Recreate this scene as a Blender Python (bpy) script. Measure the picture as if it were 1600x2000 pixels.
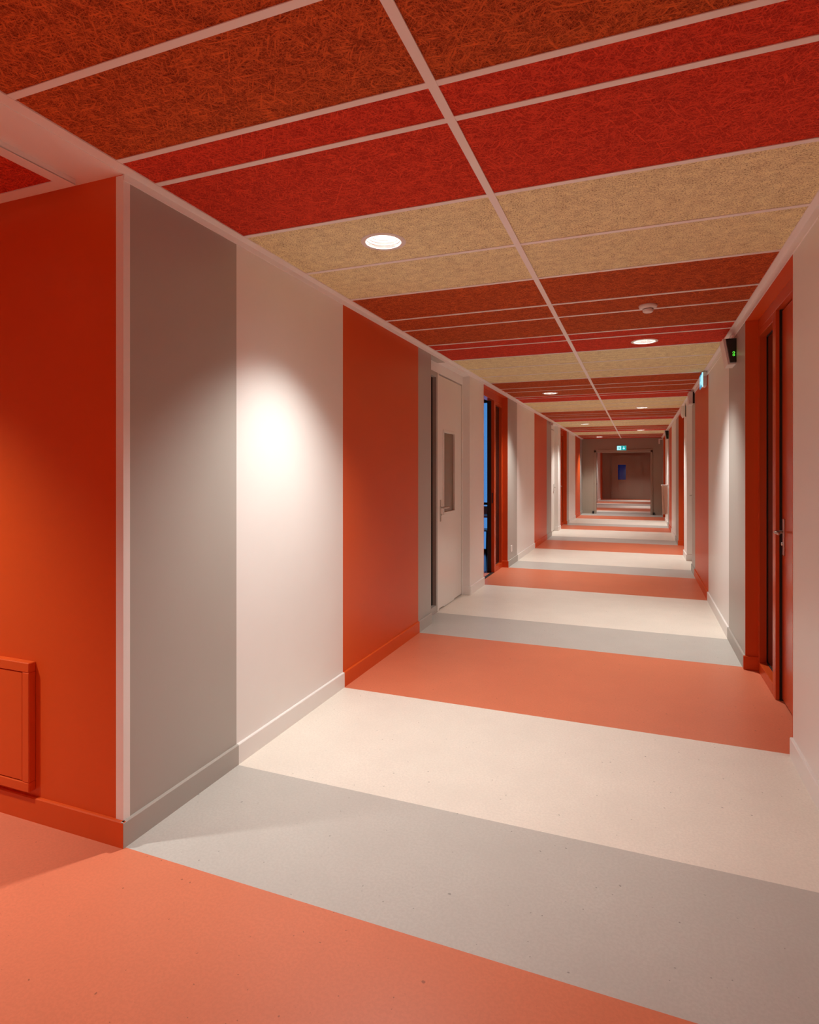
import bpy, bmesh, math, random
from mathutils import Vector, Matrix
random.seed(7)
for o in list(bpy.data.objects): bpy.data.objects.remove(o)
scene = bpy.context.scene
COL = scene.collection

# ------------------------------------------------------------------ camera
EYE = 1.45
cam = bpy.data.cameras.new('camera'); camo = bpy.data.objects.new('camera', cam); COL.objects.link(camo)
cam.sensor_fit = 'HORIZONTAL'; cam.sensor_width = 36.0
cam.lens = 1162.0 / 1600.0 * 36.0
cam.shift_y = -78.0 / 1600.0
cam.clip_start = 0.02; cam.clip_end = 200
camo.location = (0, 0, EYE)
camo.rotation_euler = (math.pi / 2, 0, math.atan(448.5 / 1162.0))
scene.camera = camo

# ------------------------------------------------------------------ world: dusk sky, seen only through the windows
world = bpy.data.worlds.new('dusk_sky'); scene.world = world; world.use_nodes = True
wb = world.node_tree.nodes['Background']
wb.inputs['Color'].default_value = (0.10, 0.33, 0.78, 1); wb.inputs['Strength'].default_value = 0.24

# ------------------------------------------------------------------ exposure
vs = scene.view_settings
vs.view_transform = 'Standard'; vs.look = 'None'; vs.gamma = 1.0; vs.use_curve_mapping = False
vs.exposure = 1.84
LAMP_W = 62.0            # watts of one ceiling downlight
LAMP_COL = (1.0, 0.98, 0.915)
scene.cycles.max_bounces = 14; scene.cycles.diffuse_bounces = 10; scene.cycles.glossy_bounces = 5
scene.cycles.sample_clamp_indirect = 6.0

# ------------------------------------------------------------------ node helpers
def new_mat(name):
    m = bpy.data.materials.new(name); m.use_nodes = True
    nt = m.node_tree; nt.nodes.clear()
    out = nt.nodes.new('ShaderNodeOutputMaterial')
    return m, nt, out
def principled(nt, out, col, rough=0.5, metal=0.0, spec=0.5):
    b = nt.nodes.new('ShaderNodeBsdfPrincipled')
    if not isinstance(col, bpy.types.NodeSocket): b.inputs['Base Color'].default_value = (*col, 1)
    else: nt.links.new(col, b.inputs['Base Color'])
    b.inputs['Roughness'].default_value = rough; b.inputs['Metallic'].default_value = metal
    b.inputs['Specular IOR Level'].default_value = spec
    nt.links.new(b.outputs[0], out.inputs['Surface'])
    return b
def math_n(nt, op, a, b=None, clamp=False):
    n = nt.nodes.new('ShaderNodeMath'); n.operation = op; n.use_clamp = clamp
    for i, v in enumerate((a, b)):
        if v is None: continue
        if isinstance(v, (int, float)): n.inputs[i].default_value = v
        else: nt.links.new(v, n.inputs[i])
    return n.outputs[0]
def noise(nt, vec, scale, detail=2.0, rough=0.5):
    n = nt.nodes.new('ShaderNodeTexNoise'); n.inputs['Scale'].default_value = scale
    n.inputs['Detail'].default_value = detail; n.inputs['Roughness'].default_value = rough
    nt.links.new(vec, n.inputs['Vector']); return n.outputs['Fac']
def mixc(nt, fac, a, b):
    n = nt.nodes.new('ShaderNodeMix'); n.data_type = 'RGBA'
    nt.links.new(fac, n.inputs[0]) if not isinstance(fac, float) else setattr(n.inputs[0], 'default_value', fac)
    for i, v in ((6, a), (7, b)):
        if isinstance(v, tuple): n.inputs[i].default_value = (*v, 1)
        else: nt.links.new(v, n.inputs[i])
    return n.outputs[2]
def ramp(nt, fac, lo, hi):
    n = nt.nodes.new('ShaderNodeMapRange'); n.interpolation_type = 'SMOOTHSTEP'
    n.inputs['From Min'].default_value = lo; n.inputs['From Max'].default_value = hi
    nt.links.new(fac, n.inputs['Value']); return n.outputs[0]
def bump(nt, b, height, strength, dist):
    n = nt.nodes.new('ShaderNodeBump'); n.inputs['Strength'].default_value = strength; n.inputs['Distance'].default_value = dist
    nt.links.new(height, n.inputs['Height']); nt.links.new(n.outputs[0], b.inputs['Normal'])
def tint(c, k): return tuple(min(1.0, v * k) for v in c)

def mat_paint(name, col, rough=0.42, spec=0.4):
    m, nt, out = new_mat(name)
    tc = nt.nodes.new('ShaderNodeNewGeometry')
    n1 = noise(nt, tc.outputs['Position'], 1.7, 3)
    c = mixc(nt, n1, tint(col, 0.95), tint(col, 1.05))
    b = principled(nt, out, c, rough, 0, spec)
    bump(nt, b, noise(nt, tc.outputs['Position'], 260, 2), 0.06, 0.002)
    return m
def mat_lino(name, col, rough=0.38):
    m, nt, out = new_mat(name)
    tc = nt.nodes.new('ShaderNodeNewGeometry'); p = tc.outputs['Position']
    c = mixc(nt, noise(nt, p, 3.2, 4, 0.65), tint(col, 0.90), tint(col, 1.10))
    c = mixc(nt, ramp(nt, noise(nt, p, 95, 2, 0.6), 0.36, 0.64), c, mixc(nt, 0.5, c, tint(col, 0.88)))
    sp = ramp(nt, noise(nt, p, 55, 1, 0.4), 0.20, 0.245)         # sparse dark specks of dirt
    c = mixc(nt, sp, tint(col, 0.55), c)
    b = principled(nt, out, c, rough, 0, 0.35)
    bump(nt, b, noise(nt, p, 180, 2), 0.05, 0.002)
    return m
def mat_woodwool(name, dark, light, fill=0.30):
    """curled wood-wool strands: contour lines of stretched noise in several directions"""
    m, nt, out = new_mat(name)
    tc = nt.nodes.new('ShaderNodeTexCoord'); oi = nt.nodes.new('ShaderNodeObjectInfo')
    off = nt.nodes.new('ShaderNodeVectorMath'); off.operation = 'MULTIPLY_ADD'
    off.inputs[1].default_value = (1, 1, 1)
    cmb = nt.nodes.new('ShaderNodeCombineXYZ')
    nt.links.new(math_n(nt, 'MULTIPLY', oi.outputs['Random'], 37.0), cmb.inputs[0])
    nt.links.new(math_n(nt, 'MULTIPLY', oi.outputs['Random'], 91.0), cmb.inputs[1])
    nt.links.new(tc.outputs['Object'], off.inputs[0]); nt.links.new(cmb.outputs[0], off.inputs[2])
    fib = None
    for k, (ang, sx, sy, w, br) in enumerate(((0.12, 9, 74, 0.030, 1.0), (0.62, 8, 66, 0.028, 0.75), (1.15, 10, 80, 0.030, 0.95), (1.68, 9, 70, 0.028, 0.65), (2.2, 10, 76, 0.030, 0.9), (2.75, 8, 68, 0.028, 0.8))):
        mp = nt.nodes.new('ShaderNodeMapping')
        mp.vector_type = 'TEXTURE'
        mp.inputs['Rotation'].default_value = (0, 0, ang); mp.inputs['Scale'].default_value = (1.0 / sx, 1.0 / sy, 1)
        mp.inputs['Location'].default_value = (k * 7.3, k * 3.1, 0)
        nt.links.new(off.outputs[0], mp.inputs['Vector'])
        n = noise(nt, mp.outputs[0], 1.0, 1.0, 0.5)
        d = math_n(nt, 'ABSOLUTE', math_n(nt, 'SUBTRACT', n, 0.5))
        l = math_n(nt, 'MULTIPLY', math_n(nt, 'SUBTRACT', 1.0, math_n(nt, 'DIVIDE', d, w), True), br)
        fib = l if fib is None else math_n(nt, 'MAXIMUM', fib, l)
    big = noise(nt, off.outputs[0], 16.0, 3, 0.65)
    fine = noise(nt, off.outputs[0], 150.0, 2, 0.7)
    fac = math_n(nt, 'ADD', math_n(nt, 'MULTIPLY', fib, 1.0 - fill), math_n(nt, 'MULTIPLY', math_n(nt, 'ADD', ramp(nt, fine, 0.30, 0.50), math_n(nt, 'SUBTRACT', big, 0.5)), fill), True)
    c = mixc(nt, fac, dark, light)
    b = principled(nt, out, c, 0.85, 0, 0.15)
    bump(nt, b, fac, 0.55, 0.004)
    return m
def mat_plain(name, col, rough=0.4, metal=0.0, spec=0.5):
    m, nt, out = new_mat(name)
    tc = nt.nodes.new('ShaderNodeNewGeometry')
    c = mixc(nt, noise(nt, tc.outputs['Position'], 14, 2), tint(col, 0.95), tint(col, 1.05))
    principled(nt, out, c, rough, metal, spec); return m
def mat_emit(name, col, strength):
    m, nt, out = new_mat(name)
    e = nt.nodes.new('ShaderNodeEmission'); e.inputs[0].default_value = (*col, 1); e.inputs[1].default_value = strength
    nt.links.new(e.outputs[0], out.inputs['Surface']); return m
def mat_glass(name, tintc=(1, 1, 1), refl=0.08):
    m, nt, out = new_mat(name)
    t = nt.nodes.new('ShaderNodeBsdfTransparent'); t.inputs[0].default_value = (*tintc, 1)
    g = nt.nodes.new('ShaderNodeBsdfGlossy'); g.inputs['Roughness'].default_value = 0.02
    lw = nt.nodes.new('ShaderNodeFresnel'); lw.inputs[0].default_value = 1.45
    mx = nt.nodes.new('ShaderNodeMixShader')
    nt.links.new(math_n(nt, 'ADD', lw.outputs[0], refl * 0.2, True), mx.inputs[0])
    nt.links.new(t.outputs[0], mx.inputs[1]); nt.links.new(g.outputs[0], mx.inputs[2])
    nt.links.new(mx.outputs[0], out.inputs['Surface']); return m

WHITE = (0.85, 0.835, 0.815); GREY = (0.44, 0.415, 0.38); RED = (0.68, 0.095, 0.013)
M = {
 'taupe': mat_paint('taupe_wall_paint', (0.37, 0.315, 0.25)),
 'white': mat_paint('white_wall_paint', WHITE), 'grey': mat_paint('grey_wall_paint', GREY),
 'red': mat_paint('red_orange_wall_paint', RED),
 'door_red': mat_paint('red_door_lacquer', (0.56, 0.075, 0.014), 0.26, 0.5),
 'door_white': mat_paint('white_door_lacquer', (0.78, 0.75, 0.71), 0.3, 0.5),
 'trim': mat_paint('white_ceiling_trim', (0.88, 0.86, 0.84), 0.4),
 'f_red': mat_lino('red_linoleum', (0.70, 0.215, 0.115)), 'f_grey': mat_lino('grey_linoleum', (0.55, 0.535, 0.50)),
 'f_cream': mat_lino('cream_linoleum', (0.84, 0.79, 0.71)),
 't_brown': mat_woodwool('rust_brown_wood_wool', (0.12, 0.010, 0.004), (0.80, 0.16, 0.036)),
 't_red': mat_woodwool('red_wood_wool', (0.30, 0.010, 0.005), (0.88, 0.085, 0.035)),
 't_beige': mat_woodwool('beige_wood_wool', (0.26, 0.14, 0.045), (1.0, 0.93, 0.56), 0.74),
 'dark_room_pane': mat_plain('dark_room_glass', (0.015, 0.010, 0.008), 0.03, 0, 1.0),  # opaque pane; darkness of the unlit room behind is put into the colour
 'dim_room_pane': mat_plain('dim_room_glass', (0.17, 0.12, 0.075), 0.12, 0, 0.6),  # opaque brown carries the dim room and reflections of a clear pane
 'gasket': mat_plain('black_gasket', (0.012, 0.010, 0.009), 0.6),
 'steel': mat_plain('brushed_steel', (0.62, 0.58, 0.54), 0.28, 1.0),
 'black': mat_plain('black_plastic', (0.010, 0.010, 0.011), 0.35),
 'plastic': mat_plain('white_plastic', (0.80, 0.77, 0.73), 0.4),
 'reflector': mat_plain('bright_reflector', (0.93, 0.93, 0.92), 0.24, 0.75),
 'bulb': mat_emit('lamp_diffuser', (1.0, 0.95, 0.87), 8.5),
 'led': mat_emit('green_led', (0.12, 1.0, 0.05), 3.5),
 'sign_green': mat_emit('lit_sign_green', (0.02, 0.42, 0.40), 0.24),
 'sign_white': mat_emit('lit_sign_white', (0.50, 0.92, 1.0), 0.30),
 'sign_blue': mat_emit('lit_sign_blue', (0.10, 0.38, 0.66), 0.20),
 'glass': mat_glass('clear_glass', (0.93, 0.96, 0.97)),
 'blueglass': mat_glass('dark_tinted_glass', (0.05, 0.13, 0.24)),
 'paper': mat_plain('crumpled_kraft_cover', (0.70, 0.52, 0.42), 0.7),
 'wood': mat_plain('table_laminate', (0.42, 0.33, 0.25), 0.35),
 'slab': mat_plain('concrete', (0.35, 0.33, 0.31), 0.8),
 'anth': mat_plain('anthracite_metal', (0.05, 0.05, 0.055), 0.45, 0.5),
}

# ------------------------------------------------------------------ object helpers
def link(name, me, mat, parent=None, loc=(0, 0, 0)):
    o = bpy.data.objects.new(name, me); COL.objects.link(o)
    if mat is not None: me.materials.append(mat if not isinstance(mat, str) else M[mat])
    o.location = Vector(loc) - (world_loc(parent) if parent else Vector())
    if parent: o.parent = parent
    return o
def world_loc(o):
    v = Vector(o.location)
    while o.parent: o = o.parent; v += Vector(o.location)
    return v
def bm_obj(name, bm, mat, parent=None, loc=(0, 0, 0), smooth=False):
    bmesh.ops.recalc_face_normals(bm, faces=bm.faces)
    me = bpy.data.meshes.new(name); bm.to_mesh(me); bm.free()
    if smooth:
        for p in me.polygons: p.use_smooth = True
    return link(name, me, mat, parent, loc)
def box(name, x0, x1, y0, y1, z0, z1, mat, parent=None, bev=0.0):
    c = ((x0 + x1) / 2, (y0 + y1) / 2, (z0 + z1) / 2)
    bm = bmesh.new(); bmesh.ops.create_cube(bm, size=1)
    bmesh.ops.scale(bm, vec=(abs(x1 - x0), abs(y1 - y0), abs(z1 - z0)), verts=bm.verts)
    if bev: bmesh.ops.bevel(bm, geom=bm.edges[:], offset=bev, segments=1, affect='EDGES')
    return bm_obj(name, bm, mat, parent, c)
def lathe(name, prof, mat, parent=None, loc=(0, 0, 0), n=32, axis='Z', smooth=True):
    bm = bmesh.new(); rings = []
    for r, z in prof:
        rings.append([bm.verts.new((max(r, 1e-5) * math.cos(2 * math.pi * i / n), max(r, 1e-5) * math.sin(2 * math.pi * i / n), z)) for i in range(n)])
    for a, b in zip(rings, rings[1:]):
        for i in range(n): bm.faces.new((a[i], a[(i + 1) % n], b[(i + 1) % n], b[i]))
    bmesh.ops.remove_doubles(bm, verts=bm.verts, dist=2e-5)
    if axis == 'X': bmesh.ops.rotate(bm, matrix=Matrix.Rotation(math.pi / 2, 3, 'Y'), verts=bm.verts)
    if axis == 'Y': bmesh.ops.rotate(bm, matrix=Matrix.Rotation(math.pi / 2, 3, 'X'), verts=bm.verts)
    o = bm_obj(name, bm, mat, parent, loc, smooth)
    return o
def prism(name, pts, h0, h1, axis, mat, parent=None, loc=(0, 0, 0)):
    """extrude polygon pts; axis = extrusion axis; pts in the two other axes (in xyz order)"""
    bm = bmesh.new()
    def P(a, b, h): return {'X': (h, a, b), 'Y': (a, h, b), 'Z': (a, b, h)}[axis]
    lo = [bm.verts.new(P(a, b, h0)) for a, b in pts]; hi = [bm.verts.new(P(a, b, h1)) for a, b in pts]
    n = len(pts)
    bm.faces.new(lo); bm.faces.new(hi)
    for i in range(n): bm.faces.new((lo[i], lo[(i + 1) % n], hi[(i + 1) % n], hi[i]))
    return bm_obj(name, bm, mat, parent, loc)
def tube(name, pts, r, mat, parent=None, n=10):
    bm = bmesh.new(); rings = []
    P = [Vector(p) for p in pts]; c = P[0].copy()
    for i, p in enumerate(P):
        d = (P[min(i + 1, len(P) - 1)] - P[max(i - 1, 0)]).normalized()
        u = d.cross(Vector((0, 0, 1)));  u = u if u.length > 1e-3 else Vector((1, 0, 0)); u.normalize(); v = d.cross(u)
        rings.append([bm.verts.new(p - c + r * (u * math.cos(2 * math.pi * k / n) + v * math.sin(2 * math.pi * k / n))) for k in range(n)])
    for a, b in zip(rings, rings[1:]):
        for k in range(n): bm.faces.new((a[k], a[(k + 1) % n], b[(k + 1) % n], b[k]))
    bm.faces.new(rings[0]); bm.faces.new(rings[-1])
    return bm_obj(name, bm, mat, parent, c, True)
def tag(o, label, cat, group=None, kind=None):
    o['label'] = label; o['category'] = cat
    if group: o['group'] = group
    if kind: o['kind'] = kind
    return o
def thing(name, label, cat, loc, group=None, kind=None):
    o = bpy.data.objects.new(name, None); o.empty_display_size = 0.1; COL.objects.link(o); o.location = loc
    return tag(o, label, cat, group, kind)

# ------------------------------------------------------------------ plan of the corridor (metres; y runs down the corridor)
XL, XR = -1.865, 0.73          # wall faces
TH = 0.18                      # wall thickness
ZC = 2.61                      # underside of the ceiling grid
ZTL, ZTR = 2.580, 2.558        # lower edge of the wall trims
ZW = 2.76
YB = -3.6                      # wall behind the camera
YC = 1.752                     # corner of the side passage
YE = 21.7                      # fire-door wall
YF = 34.0                      # far wall
BB, BT = 0.10, 0.014           # skirting height and thickness

# ---- floor bands
floor = thing('floor', 'linoleum corridor floor in wide red, grey and cream bands', 'floor', (0, 0, 0), kind='structure')
bands = [(YB, 'f_red'), (YC - 0.003, 'f_grey'), (2.442, 'f_cream'), (3.578, 'f_red'), (5.045, 'f_grey'), (5.83, 'f_cream'), (7.50, 'f_red'),
         (8.98, 'f_grey'), (9.715, 'f_cream'), (11.42, 'f_red'), (12.93, 'f_grey'), (13.76, 'f_cream'), (15.56, 'f_red'),
         (16.75, 'f_grey'), (17.5, 'f_cream'), (19.3, 'f_red'), (20.75, 'f_grey'), (22.75, 'f_cream'), (23.6, 'f_red'),
         (25.4, 'f_cream'), (27.4, 'f_grey'), (28.3, 'f_cream'), (29.2, 'f_red'), (31.0, 'f_cream'), (32.7, 'f_red'), (YF + 0.3, None)]
for (y0, m), (y1, _) in zip(bands, bands[1:]):
    # the photograph shows the joints running a hair off square
    sk = 0.022 if y0 > YB else 0.0
    sk1 = 0.022 if y1 < YF else 0.0
    xa, xb = (-5.2 if y0 < 0 else -2.10), XR + 0.25
    def yy(y, x, s): return y - s * (x - XL) / 2.6
    prism('floor_band', [(xa, yy(y0, xa, sk)), (xb, yy(y0, xb, sk)), (xb, yy(y1, xb, sk1)), (xa, yy(y1, xa, sk1))], -0.06, 0.0, 'Z', m, floor)

# ---- walls as painted fields
WL = thing('wall_left', 'left corridor wall painted in grey, white and red vertical fields', 'wall', (XL, 0, 0), kind='structure')
WR = thing('wall_right', 'right corridor wall painted in white, red and grey vertical fields', 'wall', (XR, 0, 0), kind='structure')
BL = thing('baseboard_left', 'low skirting along the left wall painted like each wall field', 'baseboard', (XL, 0, 0), kind='structure')
BR = thing('baseboard_right', 'low skirting along the right wall painted like each wall field', 'baseboard', (XR, 0, 0), kind='structure')
left = [(1.752, 2.446, 'grey'), (2.446, 3.583, 'white'), (3.583, 5.05, 'red'), (5.05, 5.40, 'grey'), (6.815, 7.484, 'white'),
        (8.98, 9.72, 'grey'), (9.72, 11.456, 'white'), (11.456, 13.07, 'red'), (13.07, 13.80, 'grey'), (15.0, 15.5, 'white'),
        (16.9, 17.4, 'grey'), (17.4, 19.28, 'white'), (19.28, 20.85, 'red'), (20.85, YE, 'grey'),
        (YE, 24.2, 'white'), (24.2, 25.4, 'red'), (25.4, 27.8, 'white'), (27.8, 29.2, 'red'), (29.2, 30.0, 'grey'), (30.0, 32.2, 'white'), (32.2, YF, 'red')]
right = [(YB, 3.525, 'white'), (4.98, 5.835, 'grey'), (5.835, 7.475, 'white'), (7.475, 9.18, 'red'), (9.18, 9.70, 'grey'),
         (10.72, 11.40, 'white'), (12.90, 13.80, 'grey'), (13.80, 15.58, 'white'), (15.58, 16.85, 'red'), (16.85, 17.5, 'grey'), (17.5, 19.3, 'white'),
         (20.8, YE, 'grey'), (YE, 25.0, 'white'), (25.0, 27.0, 'red'), (27.0, 31.0, 'white'), (31.0, YF, 'red')]
def fields(lst, s, W, B):
    X = XL if s < 0 else XR
    for y0, y1, c in lst:
        a, b = sorted((X, X + s * TH))
        a, b = (a, b) if y0 != YC else (b - 0.006, b)      # the corner field is a skin on the return wall
        box('wall_field', a, b, y0 + (0.002 if y0 == YC else 0), y1, 0, ZW, c, W)
        a, b = sorted((X, X - s * BT))
        ye0 = y0 - (BT - 0.0006 if y0 == YC else 0)
        o = prism('skirting', [(a - X, 0), (b - X, 0), (b - X, BB - (0.004 if s < 0 else 0)), (b - X - (0.004 if s < 0 else 0), BB), (a - X + (0.004 if s > 0 else 0), BB), (a - X, BB - (0.004 if s > 0 else 0))] if True else None, ye0, y1, 'Y', c, B, (X, 0, 0))
fields(left, -1, WL, BL); fields(right, 1, WR, BR)

# ---- ceiling: grid and wood-wool tiles
ceil = thing('ceiling', 'suspended ceiling of red, rust and beige wood-wool tiles in a white grid', 'ceiling', (0, 0, ZC), kind='structure')
CX = -0.578
XTL, XTR = -1.815, 0.690
LAMPS = [(-1.204, 2.753), (0.045, 5.690), (-1.222, 8.92), (0.045, 11.50), (-1.222, 14.95), (0.042, 17.64), (-1.222, 20.57)]
rows = [(YB, 't_brown'), (-3.0, 't_red'), (-2.4, 't_beige'), (-1.8, 't_beige'), (-1.2, 't_beige'), (-0.6, 't_brown'), (0.10, 't_brown'), (0.68, 't_brown'),
        (1.273, 't_brown'), (1.684, 't_red'), (1.875, 't_red'), (2.447, 't_beige'), (3.033, 't_beige'), (3.602, 't_brown'), (4.205, 't_brown'),
        (4.563, 't_brown'), (5.165, 't_red'), (5.398, 't_red'), (5.945, 't_beige'), (6.545, 't_beige'), (7.12, 't_beige'), (7.65, 't_brown'), (8.25, 't_brown'),
        (8.62, 't_brown'), (9.22, 't_red'), (9.45, 't_red'), (10.02, 't_beige'), (10.58, 't_beige'), (11.15, 't_beige'), (11.73, 't_brown'), (12.33, 't_brown'),
        (12.70, 't_brown'), (13.30, 't_red'), (13.53, 't_red'), (14.08, 't_beige'), (14.65, 't_beige'), (15.25, 't_beige'), (15.85, 't_brown'), (16.35, 't_brown'),
        (16.70, 't_brown'), (17.18, 't_red'), (17.40, 't_red'), (17.92, 't_beige'), (18.40, 't_beige'), (18.87, 't_beige'), (19.35, 't_brown'), (19.93, 't_brown'), (20.28, 't_brown'),
        (20.87, 't_red'), (21.1, 't_red'), (YE, None)]
def tile(x0, x1, y0, y1, m, hole=None, z0=ZC + 0.002, z1=ZC + 0.027, parent=ceil, R=0.098):
    ch = 0.005
    if hole is None:
        bm = bmesh.new()
        lv = [(x0 + ch, y0 + ch), (x1 - ch, y0 + ch), (x1 - ch, y1 - ch), (x0 + ch, y1 - ch)]
        uv = [(x0, y0), (x1, y0), (x1, y1), (x0, y1)]
        cx, cy = (x0 + x1) / 2, (y0 + y1) / 2
        a = [bm.verts.new((x - cx, y - cy, 0)) for x, y in lv]
        b = [bm.verts.new((x - cx, y - cy, ch)) for x, y in uv]
        c = [bm.verts.new((x - cx, y - cy, z1 - z0)) for x, y in uv]
        bm.faces.new(a); bm.faces.new(c)
        for p, q in ((a, b), (b, c)):
            for i in range(4): bm.faces.new((p[i], p[(i + 1) % 4], q[(i + 1) % 4], q[i]))
        return bm_obj('ceiling_tile', bm, m, parent, (cx, cy, z0))
    hx, hy = hole; cx, cy = (x0 + x1) / 2, (y0 + y1) / 2
    angs = sorted({2 * math.pi * i / 32 for i in range(32)} | {math.atan2(y - hy, x - hx) % (2 * math.pi) for x in (x0, x1) for y in (y0, y1)})
    bm = bmesh.new(); inn = []; out = []; inu = []; outu = []
    for t in angs:
        c, s = math.cos(t), math.sin(t)
        k = min((x1 - hx) / c if c > 1e-9 else 1e9, (x0 - hx) / c if c < -1e-9 else 1e9, (y1 - hy) / s if s > 1e-9 else 1e9, (y0 - hy) / s if s < -1e-9 else 1e9)
        for lst, r, z in ((inn, R, 0), (out, k, 0), (inu, R, z1 - z0), (outu, k, z1 - z0)):
            lst.append(bm.verts.new((hx + r * c - cx, hy + r * s - cy, z)))
    n = len(angs)
    for p, q in ((inn, out), (inu, outu), (inn, inu), (out, outu)):
        for i in range(n): bm.faces.new((p[i], p[(i + 1) % n], q[(i + 1) % n], q[i]))
    return bm_obj('ceiling_tile', bm, m, parent, (cx, cy, z0))
TW = 0.026
for (y0, m), (y1, _) in zip(rows, rows[1:]):
    for x0, x1 in ((XTL - 0.01, CX - 0.003), (CX + 0.003, XTR + 0.01)):
        hole = next((l for l in LAMPS if x0 < l[0] < x1 and y0 < l[1] < y1), None)
        tile(x0, x1, y0 + 0.003, y1 - 0.003, m, hole)
    if y0 > YB:
        for x0, x1 in ((XTL - 0.012, CX - 0.0155), (CX + 0.0155, XTR + 0.012)):
            w = TW if y0 not in (18.40, 18.87, 10.58, 11.15, 14.65, 15.25) else 0.016
            box('cross_tee', x0, x1, y0 - w / 2, y0 + w / 2, ZC - 0.0015, ZC + 0.0015, 'trim', ceil)
box('main_runner', CX - 0.0155, CX + 0.0155, YB, YE, ZC - 0.003, ZC + 0.0012, 'trim', ceil)
slab = prism('ceiling_slab', [(-6.1, YB - 0.3), (1.3, YB - 0.3), (1.3, YF + 0.4), (-2.1, YF + 0.4), (-2.1, 10.6), (-6.1, 10.6)], ZW, ZW + 0.1, 'Z', 'slab'); tag(slab, 'concrete slab above the suspended ceiling', 'ceiling', kind='structure')
# perimeter angle trims
t1 = thing('trim_1', 'white angle trim between the left wall and the ceiling', 'trim', (XL, 0, ZC), kind='structure')
box('flange', XL, XTL, YB, YE, ZC - 0.003, ZC + 0.004, 'trim', t1)
box('leaf', XL, XL + 0.005, YC, YE, ZTL, ZC - 0.003, 'trim', t1)
t2 = thing('trim_2', 'white angle trim between the right wall and the ceiling', 'trim', (XR, 0, ZC), kind='structure')
box('flange', XTR, XR, YB, YE, ZC - 0.003, ZC + 0.004, 'trim', t2)
box('leaf', XR - 0.006, XR, YB, YE, ZTR, ZC - 0.003, 'trim', t2)

# ---- side passage on the left: red return wall, corner guard, soffit, dropped tile ceiling
WP = thing('wall_side_passage', 'red return wall facing the viewer left of the corridor corner', 'wall', (-3.5, YC, 0), kind='structure')
box('wall_field', -5.2, XL - 0.006, YC, 2.446, 0, ZW, 'red', WP)
BP = thing('baseboard_side_passage', 'red skirting under the return wall', 'baseboard', (-3.5, YC, 0), kind='structure')
prism('skirting', [(YC, 0), (YC - BT, 0), (YC - BT, BB - 0.004), (YC - BT + 0.004, BB), (YC, BB)], -5.2, XL + BT - 0.0015, 'X', 'red', BP)
t3 = thing('trim_3', 'white corner guard on the edge where red wall meets grey wall', 'trim', (XL, YC, 0.1), kind='structure')
gw = 0.036
prism('corner_guard', [(XL - gw, YC), (XL - gw, YC - 0.002), (XL + 0.002, YC - 0.002), (XL + 0.002, YC + 0.030), (XL, YC + 0.030), (XL, YC)], BB, ZTL + 0.02, 'Z', 'trim', t3)
t4 = thing('trim_4', 'pale plaster soffit beside the dropped side-passage ceiling', 'soffit', (-2.0, 0, 2.6), kind='structure')
box('soffit_board', -2.30, XL, YB, YC, 2.604, ZW, 'trim', t4)
box('soffit_board', -5.2, -2.30, YC - 0.25, YC, 2.604, ZW, 'trim', t4)
cp = thing('ceiling_side_passage', 'dropped red wood-wool ceiling of the side passage in a white frame', 'ceiling', (-3.5, 0, 2.58), kind='structure')
SX, SY, SZ = -2.072, 1.712, 2.582
box('frame_leaf', SX - 0.004, SX, YB, SY, SZ, 2.61, 'trim', cp); box('frame_leaf', -5.2, SX, SY - 0.004, SY, SZ, 2.61, 'trim', cp)
box('frame_flange', SX - 0.056, SX, YB, SY, SZ - 0.002, SZ + 0.002, 'trim', cp); box('frame_flange', -5.2, SX - 0.056, SY - 0.052, SY, SZ - 0.002, SZ + 0.002, 'trim', cp)
ALC = (-3.12, 0.90)
ys = [YB, -2.9, -2.3, -1.7, -1.1, -0.5, 0.1, 0.70, 1.67]
for y0, y1 in zip(ys, ys[1:]):
    for x0, x1 in ((-3.33, -2.12), (-4.53, -3.33), (-5.2, -4.53)):
        hole = ALC if (x0 < ALC[0] < x1 and y0 < ALC[1] < y1) else None
        tile(x0 + 0.002, x1 - 0.002, y0 + 0.002, y1 - 0.002, 't_red', hole, SZ + 0.003, SZ + 0.024, cp)
for n_, a in (('wall_back', (-5.3, 1.0, YB - 0.15, YB, 0, ZW)), ('wall_passage_end', (-5.35, -5.2, YB, YC + TH, 0, ZW))):
    tag(box(n_, *a, 'white'), {'wall_back': 'plain white wall behind the viewpoint', 'wall_passage_end': 'plain white wall at the end of the side passage'}[n_], 'wall', kind='structure')

# ---- access hatch in the return wall
ht = thing('access_hatch', 'red painted square access hatch with raised frame low on the red wall', 'hatch', (-2.6, YC, 0.10))
hx0, hx1, hz0, hz1 = -2.90, -2.345, 0.128, 0.662
HD = 0.032; fw_ = 0.040
box('frame', hx0, hx1, YC - HD, YC, hz1 - fw_, hz1, 'red', ht, 0.003); box('frame', hx0, hx1, YC - HD, YC, hz0, hz0 + fw_, 'red', ht, 0.003)
box('frame', hx0, hx0 + fw_, YC - HD, YC, hz0 + fw_, hz1 - fw_, 'red', ht, 0.003); box('frame', hx1 - fw_, hx1, YC - HD, YC, hz0 + fw_, hz1 - fw_, 'red', ht, 0.003)
box('hatch_door', hx0 + fw_ + 0.003, hx1 - fw_ - 0.003, YC - HD + 0.003, YC, hz0 + fw_ + 0.003, hz1 - fw_ - 0.003, 'red', ht, 0.002)

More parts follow.
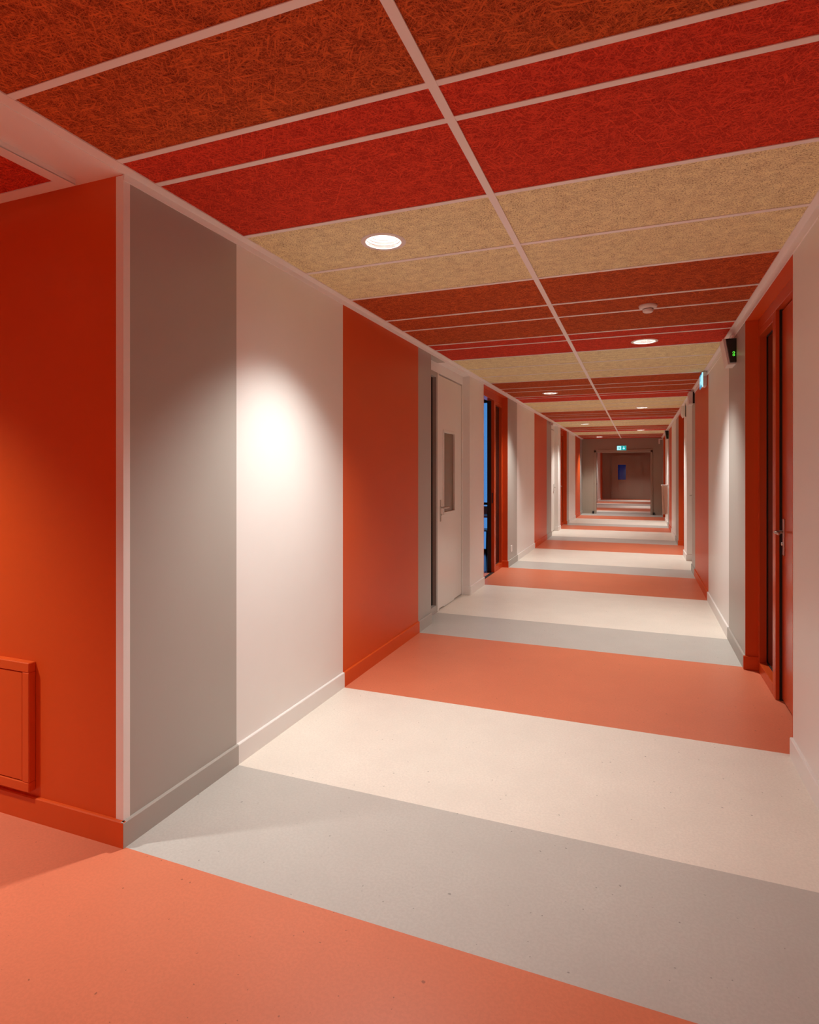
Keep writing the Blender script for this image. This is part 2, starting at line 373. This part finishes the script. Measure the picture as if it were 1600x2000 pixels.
# ------------------------------------------------------------------ door recesses
def handle(leaf, s, X, y, z, toward, big=True):
    """lever handle with plate on a leaf face X (corridor side at X - s*...); toward = +1/-1 along y for the lever"""
    xs = lambda d0, d1: sorted((X - s * d0, X - s * d1))
    pl = box('handle_plate', *xs(0, 0.008), y - 0.019, y + 0.019, z - 0.145, z + 0.082, 'steel', leaf, 0.002)
    tube('lever', [(X - s * 0.006, y, z), (X - s * 0.050, y, z), (X - s * 0.054, y + toward * 0.02, z), (X - s * 0.054, y + toward * 0.125, z)], 0.009, 'steel', leaf)
    tube('lock_cylinder', [(X - s * 0.006, y, z - 0.075), (X - s * 0.016, y, z - 0.075)], 0.010, 'steel', leaf)
def recess(idx, s, Y0, Y1, kind, side_w, sl_near, label, openleaf=False, vision=False, detail=True, sl_mat=None):
    X = XL if s < 0 else XR; ZT = ZTL if s < 0 else ZTR
    W = WL if s < 0 else WR; B = BL if s < 0 else BR
    base = 'red' if kind == 'red' else 'white'
    lac = 'door_red' if kind == 'red' else 'door_white'
    D = lambda d0, d1: sorted((X + s * d0, X + s * d1))
    ZH = ZT - 0.0 
    # header wall (its underside is the soffit)
    if sl_near and side_w:
        ysp = Y0 + side_w
        box('wall_field', *D(0, TH), Y0, ysp, ZH, ZW, 'grey', W); box('wall_field', *D(0, TH), ysp, Y1, ZH, ZW, base, W)
    else:
        box('wall_field', *D(0, TH), Y0, Y1, ZH, ZW, base, W)
    # jamb linings and their skirting
    jl = 0.006
    box('jamb_lining', *D(-0.0005, 0.09), Y1 - jl, Y1 + 0.001, 0, ZH, base, W)
    box('jamb_lining', *D(-0.0005, 0.09), Y0 - 0.001, Y0 + jl, 0, ZH, base if not sl_near else 'grey', W)
    box('skirting', *D(-BT, 0.085), Y1 - jl - BT, Y1 - jl, 0, BB, base, B, 0.003)
    d = thing('door_%d' % idx, label, 'door', (X + s * 0.12, (Y0 + Y1) / 2, 0), kind='structure')
    a, b = Y0 + jl, Y1 - jl
    f0, f1 = (0.080 if kind == 'red' else 0.085), TH
    ZD = 2.48
    fm = lac
    if side_w:
        if sl_near: gy0, gy1, ly0, ly1, slm = a, a + side_w, a + side_w, b, 'grey'
        else: gy0, gy1, ly0, ly1, slm = b - side_w, b, a, b - side_w, lac
    else: gy0 = None; ly0, ly1 = a, b
    fw2 = 0.042
    box('frame_head', *D(f0, f1), a, b, ZD, ZH, fm if not (side_w and sl_near) else base, d, 0.002)
    box('frame_post', *D(f0, f1), ly0, ly0 + fw2, 0, ZD, fm, d, 0.003); box('frame_post', *D(f0, f1), ly1 - fw2, ly1, 0, ZD, fm, d, 0.003)
    if side_w:
        st = 0.045
        box('sidelight_stile', *D(f0, f1), gy0, gy0 + st, 0, ZD, slm, d, 0.003); box('sidelight_stile', *D(f0, f1), gy1 - st, gy1, 0, ZD, slm, d, 0.003)
        box('sidelight_rail', *D(f0, f1), gy0 + st, gy1 - st, 0, 0.075, slm, d, 0.003); box('sidelight_rail', *D(f0, f1), gy0 + st, gy1 - st, ZD - 0.05, ZD, slm, d, 0.003)
        pane = box('sidelight_pane', *D(0.132, 0.138), gy0 + st, gy1 - st, 0.075, ZD - 0.05, sl_mat or 'dark_room_pane', d)
        if detail:
            for y_ in (gy0 + st, gy1 - st - 0.008):
                box('gasket', *D(0.127, 0.1325), y_, y_ + 0.008, 0.075, ZD - 0.05, 'gasket', pane)
            for z_ in (0.075, ZD - 0.058):
                box('gasket', *D(0.127, 0.1325), gy0 + st + 0.008, gy1 - st - 0.008, z_, z_ + 0.008, 'gasket', pane)
    gp = 0.009 if kind == 'red' else 0.016
    y0, y1 = ly0 + fw2 + 0.006, ly1 - fw2 - gp
    if not openleaf:
        l0, l1 = (0.116, 0.155) if kind == 'red' else (0.088, 0.150)
        box('rebate', *D(l1 + 0.001, TH), ly0 + fw2, ly1 - fw2, 0, ZD, 'gasket', d)
        hy = y1 - 0.055 if not sl_near else y0 + 0.055
        tw = -1 if not sl_near else 1
        if kind == 'red': box('reveal_shade', *D(l0 - 0.014, l0 + 0.02), ly1 - fw2 - 0.007, ly1 - fw2, 0, ZD, 'gasket', d)  # black strip paints the dark shade of the door reveal
        if vision:
            vy0, vy1, vz0, vz1 = y0 + 0.255, y0 + 0.665, 1.02, 1.875
            vy0, vy1 = vision
            leaf = box('leaf', *D(l0, l1), y0, vy0, gp + 0.004, ZD - gp, lac, d)
            box('leaf_panel', *D(l0, l1), vy1, y1, gp + 0.004, ZD - gp, lac, leaf)
            box('leaf_panel', *D(l0, l1), vy0, vy1, 0.008, vz0, lac, leaf); box('leaf_panel', *D(l0, l1), vy0, vy1, vz1, ZD - gp, lac, leaf)
            bw = 0.03
            for q in ((vy0 - bw, vy0, vz0 - bw, vz1 + bw), (vy1, vy1 + bw, vz0 - bw, vz1 + bw), (vy0, vy1, vz0 - bw, vz0), (vy0, vy1, vz1, vz1 + bw)):
                box('glazing_bead', *D(l0 - 0.008, l0 + 0.004), *q, lac, leaf, 0.003)
            box('vision_pane', *D(l0 + 0.014, l0 + 0.02), vy0, vy1, vz0, vz1, 'dim_room_pane', leaf)
        else:
            leaf = box('leaf', *D(l0, l1), y0, y1, gp + 0.004, ZD - gp, lac, d, 0.002)
        if detail: handle(leaf, s, X + s * l0, hy, 1.075, tw)
    else:
        # leaf swung back into the room behind the near wall
        lx = X + s * (TH + 0.005)
        xs = sorted((lx, lx + s * (y1 - y0)))
        leaf = box('leaf', *xs, ly0 + 0.0, ly0 + 0.043, gp + 0.004, ZD - gp, lac, d, 0.002)
        box('rebate', *D(0.125, TH + 0.002), ly1 - fw2 - 0.012, ly1 - fw2, 0, ZD, 'gasket', d)  # black strip paints in the shadow on the far jamb face
        box('strike_plate', *D(0.100, 0.118), ly1 - fw2 - 0.002, ly1 - fw2, 1.00, 1.15, 'anth', d)
        box('threshold_strip', *D(0.085, 0.125), ly0 + fw2, ly1 - fw2, 0.0, 0.006, 'gasket', d)
    return d
recess(1, -1, 5.40, 6.815, 'white', 0.46, True, 'tall white door with narrow vision panel and slim sidelight, left wall', vision=(6.075, 6.47))
recess(2, -1, 7.484, 8.98, 'red', 0.50, False, 'red framed doorway standing open onto a blue-lit classroom', openleaf=True, sl_mat='dark_room_pane')
recess(3, 1, 3.525, 4.98, 'red', 0.56, False, 'red door with steel lever and glazed sidelight, nearest on the right')
recess(4, -1, 13.80, 15.0, 'white', 0, False, 'distant white door in the left wall beyond the blue-lit doorway')
recess(5, -1, 15.5, 16.9, 'red', 0.5, False, 'distant closed red door in the left wall')
recess(6, 1, 9.70, 10.72, 'white', 0, False, 'white door deep in a recess of the right wall')
recess(7, 1, 11.40, 12.90, 'red', 0.5, False, 'second red door along the right wall, half hidden in its recess')
recess(8, 1, 19.3, 20.8, 'red', 0.5, False, 'farthest red door of the right wall, beside the fire doors')

# ------------------------------------------------------------------ fire-door wall at the end
WE = thing('wall_end', 'dim grey-brown cross wall with a wide open fire-door frame', 'wall', (-0.55, YE, 0), kind='structure')
ox0, ox1, oz = -1.46, 0.43, 2.20
box('wall_field', XL - TH, ox0, YE, YE + 0.15, 0, ZW, 'taupe', WE); box('wall_field', ox1, XR + TH, YE, YE + 0.15, 0, ZW, 'taupe', WE)
box('wall_field', ox0, ox1, YE, YE + 0.15, oz, ZW, 'taupe', WE)
FD = thing('door_9', 'pair of grey fire doors held open in the far cross wall', 'door', (-0.55, YE, 0), kind='structure')
box('frame_post', ox0, ox0 + 0.07, YE - 0.03, YE + 0.15, 0, oz, 'taupe', FD, 0.004); box('frame_post', ox1 - 0.07, ox1, YE - 0.03, YE + 0.15, 0, oz, 'taupe', FD, 0.004)
box('frame_head', ox0, ox1, YE - 0.03, YE + 0.15, oz - 0.07, oz + 0.03, 'taupe', FD, 0.004)
for xa, xb, xr in ((ox0 - 0.06, ox0 - 0.01, 1), (ox1 + 0.01, ox1 + 0.06, -1)):
    lf = box('leaf', xa, xb, YE + 0.16, YE + 1.0, 0.01, oz - 0.08, 'taupe', FD, 0.003)
    xe = xb if xr > 0 else xa
    box('push_bar', *sorted((xe, xe + xr * 0.05)), YE + 0.25, YE + 0.9, 1.0, 1.04, 'anth', lf)
for xx in (ox0 - 0.06, ox1 + 0.0):
    box('door_magnet', xx, xx + 0.06, YE - 0.06, YE, 0.0, 0.09, 'black', FD, 0.004)
WF = thing('wall_far', 'grey-brown wall closing the corridor far beyond the fire doors', 'wall', (-0.55, YF, 0), kind='structure')
box('wall_field', XL - TH, -1.06, YF, YF + 0.15, 0, ZW, 'taupe', WF); box('wall_field', -0.66, XR + TH, YF, YF + 0.15, 0, ZW, 'taupe', WF)
box('wall_field', -1.06, -0.66, YF, YF + 0.15, 0, 1.04, 'taupe', WF); box('wall_field', -1.06, -0.66, YF, YF + 0.15, 1.84, ZW, 'taupe', WF)
DF = thing('door_10', 'far grey-brown door with small dark blue window at the corridor end', 'door', (-0.86, YF, 0), kind='structure')
wx0, wx1, wz0, wz1 = -1.06, -0.66, 1.04, 1.84
lf = box('leaf', -1.355, wx0, YF - 0.05, YF - 0.002, 0.01, 2.3, 'taupe', DF, 0.004)
box('leaf_panel', wx1, -0.372, YF - 0.05, YF - 0.002, 0.01, 2.3, 'taupe', lf); box('leaf_panel', wx0, wx1, YF - 0.05, YF - 0.002, 0.01, wz0, 'taupe', lf); box('leaf_panel', wx0, wx1, YF - 0.05, YF - 0.002, wz1, 2.3, 'taupe', lf)
box('vision_pane', wx0, wx1, YF - 0.035, YF - 0.025, wz0, wz1, 'blueglass', lf)
box('frame_post', -1.42, -1.362, YF - 0.06, YF - 0.002, 0, 2.36, 'taupe', DF); box('frame_post', -0.365, -0.31, YF - 0.06, YF - 0.002, 0, 2.36, 'taupe', DF)
box('frame_post', 0.15, 0.20, YF - 0.06, YF - 0.002, 0, 2.36, 'taupe', DF); box('frame_head', -1.362, 0.15, YF - 0.06, YF - 0.002, 2.30, 2.36, 'taupe', DF)
cf = box('ceiling_far', XL, XR, YE + 0.15, YF, ZC, ZC + 0.03, 't_brown'); tag(cf, 'rust wood-wool ceiling beyond the fire doors', 'ceiling', kind='structure')

# ------------------------------------------------------------------ classroom behind the open door
YW = 10.5
fc = box('floor_classroom', -6.0, -2.10, 7.0, YW, -0.06, 0.0, mat_plain('classroom_lino', (0.35, 0.34, 0.33), 0.16)); tag(fc, 'dim glossy classroom floor beyond the open red door', 'floor', kind='structure')
for n_, a, l_ in (('wall_classroom_near', (-6.0, -2.05, 6.9, 7.0, 0, ZW), 'near classroom wall beyond the open red door'),
              ('wall_classroom_side', (-6.1, -6.0, 6.9, YW + 0.1, 0, ZW), 'outer classroom side wall in the dark')):
    tag(box(n_, *a, 'white'), l_, 'wall', kind='structure')
wn = thing('window_1', 'full-height classroom window showing blue dusk sky behind furniture', 'window', (-4.0, YW, 0), kind='structure')
wz = [(0.0, 0.06), (0.74, 0.79), (0.86, 0.90), (2.70, ZW)]
for z0, z1 in wz: box('rail', -6.0, -2.045, YW, YW + 0.07, z0, z1, 'anth', wn)
for x in (-6.0, -4.7, -3.4, -2.11):
    for (_, z0), (z1, _) in zip(wz, wz[1:]): box('mullion', x, x + 0.065, YW, YW + 0.07, z0, z1, 'anth', wn)
for x0, x1 in ((-5.935, -4.7), (-4.635, -3.4), (-3.335, -2.11)):
    for (_, z0), (z1, _) in zip(wz, wz[1:]): box('pane', x0, x1, YW + 0.03, YW + 0.04, z0, z1, 'glass', wn)
def chair(x, y, label, turn=1):
    t = thing('classroom_chair', label, 'chair', (x, y, 0), 'classroom chairs beyond the open door')
    box('seat', x - 0.20, x + 0.20, y - 0.20, y + 0.20, 0.43, 0.45, 'wood', t, 0.008)
    yb = y + turn * 0.20
    box('backrest', x - 0.20, x + 0.20, yb - 0.01, yb + 0.01, 0.66, 0.84, 'wood', t, 0.008)
    for sx in (-1, 1):
        tube('leg', [(x + sx * 0.18, yb, 0.84), (x + sx * 0.18, yb, 0.43), (x + sx * 0.18, yb + turn * 0.03, 0.0)], 0.012, 'anth', t)
        tube('leg', [(x + sx * 0.18, y - turn * 0.17, 0.43), (x + sx * 0.18, y - turn * 0.20, 0.0)], 0.012, 'anth', t)
def table(x, y, label):
    t = thing('classroom_table', label, 'table', (x, y, 0), 'classroom tables beyond the open door')
    box('table_top', x - 0.65, x + 0.65, y - 0.25, y + 0.25, 0.71, 0.735, 'wood', t, 0.004)
    for sx in (-1, 1):
        for sy in (-1, 1): tube('leg', [(x + sx * 0.58, y + sy * 0.2, 0.71), (x + sx * 0.58, y + sy * 0.2, 0)], 0.016, 'anth', t)
table(-2.85, 9.70, 'classroom table nearest the open red door, dark against blue light')
chair(-2.56, 9.15, 'classroom chair just inside the open red door', 1)
chair(-2.62, 10.18, 'classroom chair standing between table and dusk window', 1)

# ------------------------------------------------------------------ downlights
def lamp_light(name, loc, watts, parent):
    l = bpy.data.lights.new(name, 'SPOT'); l.energy = watts; l.color = LAMP_COL
    l.spot_size = math.radians(103); l.spot_blend = 1.0; l.shadow_soft_size = 0.055
    o = bpy.data.objects.new(name, l); COL.objects.link(o)
    o.location = Vector(loc) - world_loc(parent); o.parent = parent
    return o
def downlight(x, y, z, label, first=None, group='round recessed ceiling downlights'):
    if first is None:
        t = thing('ceiling_downlight', label, 'ceiling lamp', (x, y, z), group)
        lathe('rim', [(0.090, 0.006), (0.0905, -0.003), (0.093, -0.0035), (0.111, -0.0035), (0.114, -0.0015), (0.114, 0.001)], 'plastic', t, (x, y, z), 40, smooth=False)
        prof = [(0.0905, 0.0)]
        for k in range(1, 7):
            r = 0.0905 - 0.006 * k; prof += [(r + 0.0025, 0.012 * k - 0.002), (r, 0.012 * k)]
        lathe('reflector', prof, 'reflector', t, (x, y, z), 40, smooth=False)
        lathe('diffuser', [(0.001, 0.070), (0.055, 0.070), (0.055, 0.074), (0.001, 0.074)], 'bulb', t, (x, y, z), 32)
        lamp_light('downlight_beam', (x, y, z - 0.004), LAMP_W, t)
        return t
    t = first.copy(); COL.objects.link(t); t.location = (x, y, z); t['label'] = label; t['group'] = group
    for c in list(first.children):
        k = c.copy(); COL.objects.link(k); k.parent = t
    return t
zl = ZC + 0.002
lamp_labels = ['large round downlight in the nearest beige tile', 'downlight in the red tile beyond the smoke detector', 'downlight in the second rust tile band, left of the grid runner',
               'downlight in a beige tile on the right, before the exit sign wall', 'downlight in a distant beige tile on the left', 'last downlight on the right, just before the last beige band', 'farthest downlight, close to the fire-door wall']
d0 = None
for (x, y), lb in zip(LAMPS, lamp_labels):
    t = downlight(x, y, zl, lb, d0); d0 = d0 or t
downlight(ALC[0], ALC[1], SZ + 0.003, 'downlight in the dropped ceiling of the side passage', d0)
for x, y, lb in ((-1.22, 23.6, 'first downlight beyond the fire doors'), (0.04, 26.6, 'second downlight beyond the fire doors'), (-1.22, 29.6, 'third downlight beyond the fire doors'), (0.04, 32.4, 'last downlight before the far wall')):
    downlight(x, y, ZC - 0.001, lb, d0)
downlight(-1.2, -2.9, ZC - 0.002, 'unseen downlight added behind the viewpoint near the side passage for ambient light', d0)  # out-of-view lamp, added only to lift the ambient light
downlight(0.045, -1.7, ZC - 0.002, 'unseen downlight added behind the viewpoint near the right wall for ambient light', d0)  # added out of view to brighten the near ceiling and right wall

# ------------------------------------------------------------------ smoke detector
sd = thing('smoke_detector', 'white smoke detector on the rust tiles near the runner', 'detector', (0.058, 4.468, ZC))
lathe('base', [(0.001, 0.002), (0.060, 0.002), (0.062, -0.006), (0.058, -0.016), (0.048, -0.022), (0.001, -0.022)], 'plastic', sd, (0.058, 4.468, ZC + 0.002))
lathe('sensor_cap', [(0.034, -0.018), (0.036, -0.024), (0.034, -0.044), (0.026, -0.050), (0.001, -0.051)], 'plastic', sd, (0.058, 4.468, ZC + 0.002))
lathe('vent_ring', [(0.0355, -0.026), (0.0368, -0.028), (0.0355, -0.030)], 'anth', sd, (0.058, 4.468, ZC + 0.002))

# ------------------------------------------------------------------ wall-mounted boxes under the right trim
def wedge_box(y0, y1, zb, zt, db, dt, name, label, cat, group=None, leds=2):
    """white front, black side: depth dt at the top tapering to db at the bottom"""
    t = thing(name, label, cat, (XR, (y0 + y1) / 2, zb), group)
    body = prism('housing', [(XR, zb), (XR - db, zb), (XR - dt, zt), (XR, zt)], y0, y0 + 0.03, 'Y', 'black', t)
    prism('cover', [(XR, zb - 0.012), (XR - db - 0.012, zb - 0.012), (XR - dt - 0.02, zt + 0.008), (XR, zt + 0.008)], y0 + 0.03, y1, 'Y', 'plastic', t)
    for k in range(leds):
        zz = zb + 0.075 - 0.019 * k
        o = lathe('status_led', [(0.001, -0.006), (0.006, -0.004), (0.0075, 0.0)], 'led', t, (XR - 0.020, y0 - 0.001, zz), 10, 'Y')
    for k in range(3):
        tube('wire', [(XR - 0.02 - 0.012 * k, y0 + 0.01, zt), (XR - 0.018 - 0.014 * k, y0 + 0.0, zt + 0.018), (XR - 0.012 - 0.006 * k, y0 + 0.02, zt + 0.04)], 0.0022, 'plastic', t, 6)
    return t
wedge_box(5.40, 5.64, 2.335, 2.525, 0.045, 0.075, 'wall_alarm', 'black and white alarm box with two green lights near the right ceiling trim', 'alarm')
wedge_box(17.2, 17.42, 2.335, 2.55, 0.05, 0.085, 'wall_alarm', 'distant black box with a green light high on the right wall', 'alarm', leds=1)
bx = thing('wall_speaker', 'small box with black side and white front high on the right wall', 'box', (XR, 9.35, 2.42))
box('housing', XR - 0.024, XR, 9.25, 9.28, 2.42, 2.58, 'black', bx); box('cover', XR - 0.075, XR - 0.024, 9.25, 9.50, 2.415, 2.585, 'plastic', bx, 0.004)
box('lit_strip', XR - 0.072, XR - 0.02, 9.285, 9.49, 2.408, 2.4155, 'plastic', bx)
bh = thing('wall_panel_box', 'cream box hanging over the white recess on the right wall', 'box', (XR, 10.95, 2.365))
prism('cover', [(XR, 2.39), (XR - 0.045, 2.365), (XR - 0.07, 2.42), (XR - 0.07, 2.56), (XR, 2.56)], 10.90, 11.12, 'Y', 'plastic', bh)
box('back_plate', XR - 0.012, XR, 10.885, 10.90, 2.37, 2.59, 'black', bh)
br = thing('wall_bracket', 'tiny white bracket at the far end of the right ceiling trim', 'bracket', (XR, 21.3, 2.4))
box('arm', XR - 0.12, XR, 21.30, 21.34, 2.52, 2.55, 'plastic', br); box('pendant', XR - 0.13, XR - 0.09, 21.29, 21.35, 2.38, 2.55, 'plastic', br, 0.004)
bd = thing('motion_sensor', 'small white sensor box high on the left wall beside the distant white door', 'sensor', (XL, 13.7, 2.50))
box('housing', XL, XL + 0.06, 13.62, 13.72, 2.50, 2.565, 'plastic', bd, 0.006); box('lens', XL + 0.015, XL + 0.05, 13.612, 13.62, 2.512, 2.54, 'paper', bd)

# ------------------------------------------------------------------ exit signs
def exit_sign(cx, y, z, w, h, label, arm=None):
    """lit sign facing the viewer (-y): square with a running figure and an arrow down"""
    t = thing('exit_sign', label, 'exit sign', (cx, y, z - h / 2))
    box('housing', cx - w / 2 - 0.008, cx + w / 2 + 0.008, y, y + 0.035, z - h / 2 - 0.008, z + h / 2 + 0.008, 'plastic', t, 0.003)
    box('panel', cx - w / 2, cx + w / 2, y - 0.004, y, z - h / 2, z + h / 2, 'sign_green', t)
    yf = y - 0.006
    s = h * 0.42
    # door square with running figure
    qx = cx - w * 0.27
    sq = box('door_symbol', qx - s, qx + s, yf, yf + 0.002, z - s, z + s, 'sign_white', t)
    f = s * 0.9
    fig = prism('figure', [(qx - 0.35 * f, z - 0.8 * f), (qx - 0.15 * f, z - 0.8 * f), (qx + 0.05 * f, z - 0.25 * f), (qx + 0.30 * f, z - 0.45 * f), (qx + 0.30 * f, z - 0.75 * f), (qx + 0.48 * f, z - 0.75 * f), (qx + 0.45 * f, z - 0.30 * f), (qx + 0.18 * f, z + 0.02 * f), (qx + 0.28 * f, z + 0.25 * f), (qx + 0.5 * f, z + 0.1 * f), (qx + 0.56 * f, z + 0.22 * f), (qx + 0.25 * f, z + 0.48 * f), (qx - 0.18 * f, z + 0.42 * f), (qx - 0.45 * f, z + 0.12 * f), (qx - 0.33 * f, z + 0.05 * f), (qx - 0.1 * f, z + 0.22 * f), (qx - 0.16 * f, z - 0.15 * f)], yf - 0.002, yf, 'Y', 'sign_green', t)
    lathe('figure_head', [(0.0005, -0.0015), (0.15 * f, -0.0015), (0.15 * f, 0.0)], 'sign_green', t, (qx + 0.22 * f, yf - 0.0005, z + 0.68 * f), 14, 'Y')
    ax = cx + w * 0.24
    prism('arrow', [(ax - 0.22 * s, z + s * 0.85), (ax + 0.22 * s, z + s * 0.85), (ax + 0.22 * s, z), (ax + 0.7 * s, z), (ax, z - 0.9 * s), (ax - 0.7 * s, z), (ax - 0.22 * s, z)], yf, yf + 0.002, 'Y', 'sign_white', t)
    return t
exit_sign(-0.56, YE - 0.05, 2.275, 0.30, 0.155, 'lit green exit sign with arrow above the open fire doors')
# flag sign on the right wall, hung under the trim
es = thing('exit_sign', 'lit blue-white exit sign on the right wall where white meets red', 'exit sign', (XR, 7.6, 2.41))
box('housing', XR - 0.060, XR - 0.052, 7.52, 7.80, 2.42, 2.585, 'plastic', es, 0.002)
box('back_box', XR - 0.052, XR, 7.60, 7.78, 2.44, 2.575, 'plastic', es, 0.006)
box('panel', XR - 0.063, XR - 0.060, 7.525, 7.795, 2.425, 2.58, 'sign_blue', es)
box('lit_edge', XR - 0.063, XR - 0.050, 7.512, 7.520, 2.42, 2.585, 'sign_white', es)
box('door_symbol', XR - 0.0645, XR - 0.063, 7.54, 7.64, 2.45, 2.56, 'sign_white', es)
prism('arrow', [(7.70, 2.56), (7.73, 2.56), (7.73, 2.50), (7.76, 2.50), (7.715, 2.44), (7.67, 2.50), (7.70, 2.50)], XR - 0.0645, XR - 0.063, 'X', 'sign_white', es)
lathe('pivot', [(0.001, -0.012), (0.026, -0.012), (0.028, 0.0), (0.026, 0.012), (0.001, 0.012)], 'plastic', es, (XR - 0.03, 7.575, 2.575), 18, 'Y')

# ------------------------------------------------------------------ socket and hanging cover
so = thing('wall_socket', 'white socket plate low on the grey field past the open doorway', 'socket', (XL, 9.24, 0.205))
box('plate', XL, XL + 0.010, 9.19, 9.29, 0.205, 0.305, 'plastic', so, 0.003)
lathe('outlet', [(0.001, 0.011), (0.018, 0.011), (0.021, 0.013), (0.023, 0.010)], 'plastic', so, (XL, 9.24, 0.255), 16, 'X')
def hanging_cover():
    t = thing('hanging_cover', 'crumpled pinkish paper cover hanging from the far right wall', 'cover', (XR - 0.05, 17.4, 0.3))
    bm = bmesh.new(); n, m_ = 14, 18
    rnd = random.Random(3)
    def surf(off):
        g = []
        for j in range(m_ + 1):
            z = 0.32 + (1.09 - 0.32) * j / m_; row = []
            for i in range(n + 1):
                u = i / n
                sag = 0.03 * math.sin(u * math.pi) + 0.012 * math.sin(9 * u + 5 * z) + 0.010 * math.sin(14 * z + 4 * u) + rnd.uniform(-0.004, 0.004)
                x = XR - 0.17 + u * 0.155 + 0.03 * (1.09 - z) / 0.77 * (1 - u)
                row.append(bm.verts.new((x, 17.28 + off + sag, z)))
            g.append(row)
        return g
    a, b = surf(0.0), surf(0.05)
    for g in (a, b):
        for j in range(m_):
            for i in range(n): bm.faces.new((g[j][i], g[j][i + 1], g[j + 1][i + 1], g[j + 1][i]))
    for j in range(m_):
        for i in (0, n): bm.faces.new((a[j][i], a[j + 1][i], b[j + 1][i], b[j][i]))
    for i in range(n):
        for j in (0, m_): bm.faces.new((a[j][i], a[j][i + 1], b[j][i + 1], b[j][i]))
    c = Vector((XR - 0.09, 17.3, 0.7)); bmesh.ops.translate(bm, vec=-c, verts=bm.verts)
    bm_obj('sheet', bm, 'paper', t, c, True)
    box('rail', XR - 0.18, XR, 17.29, 17.33, 1.085, 1.115, 'white', t, 0.003)
hanging_cover()
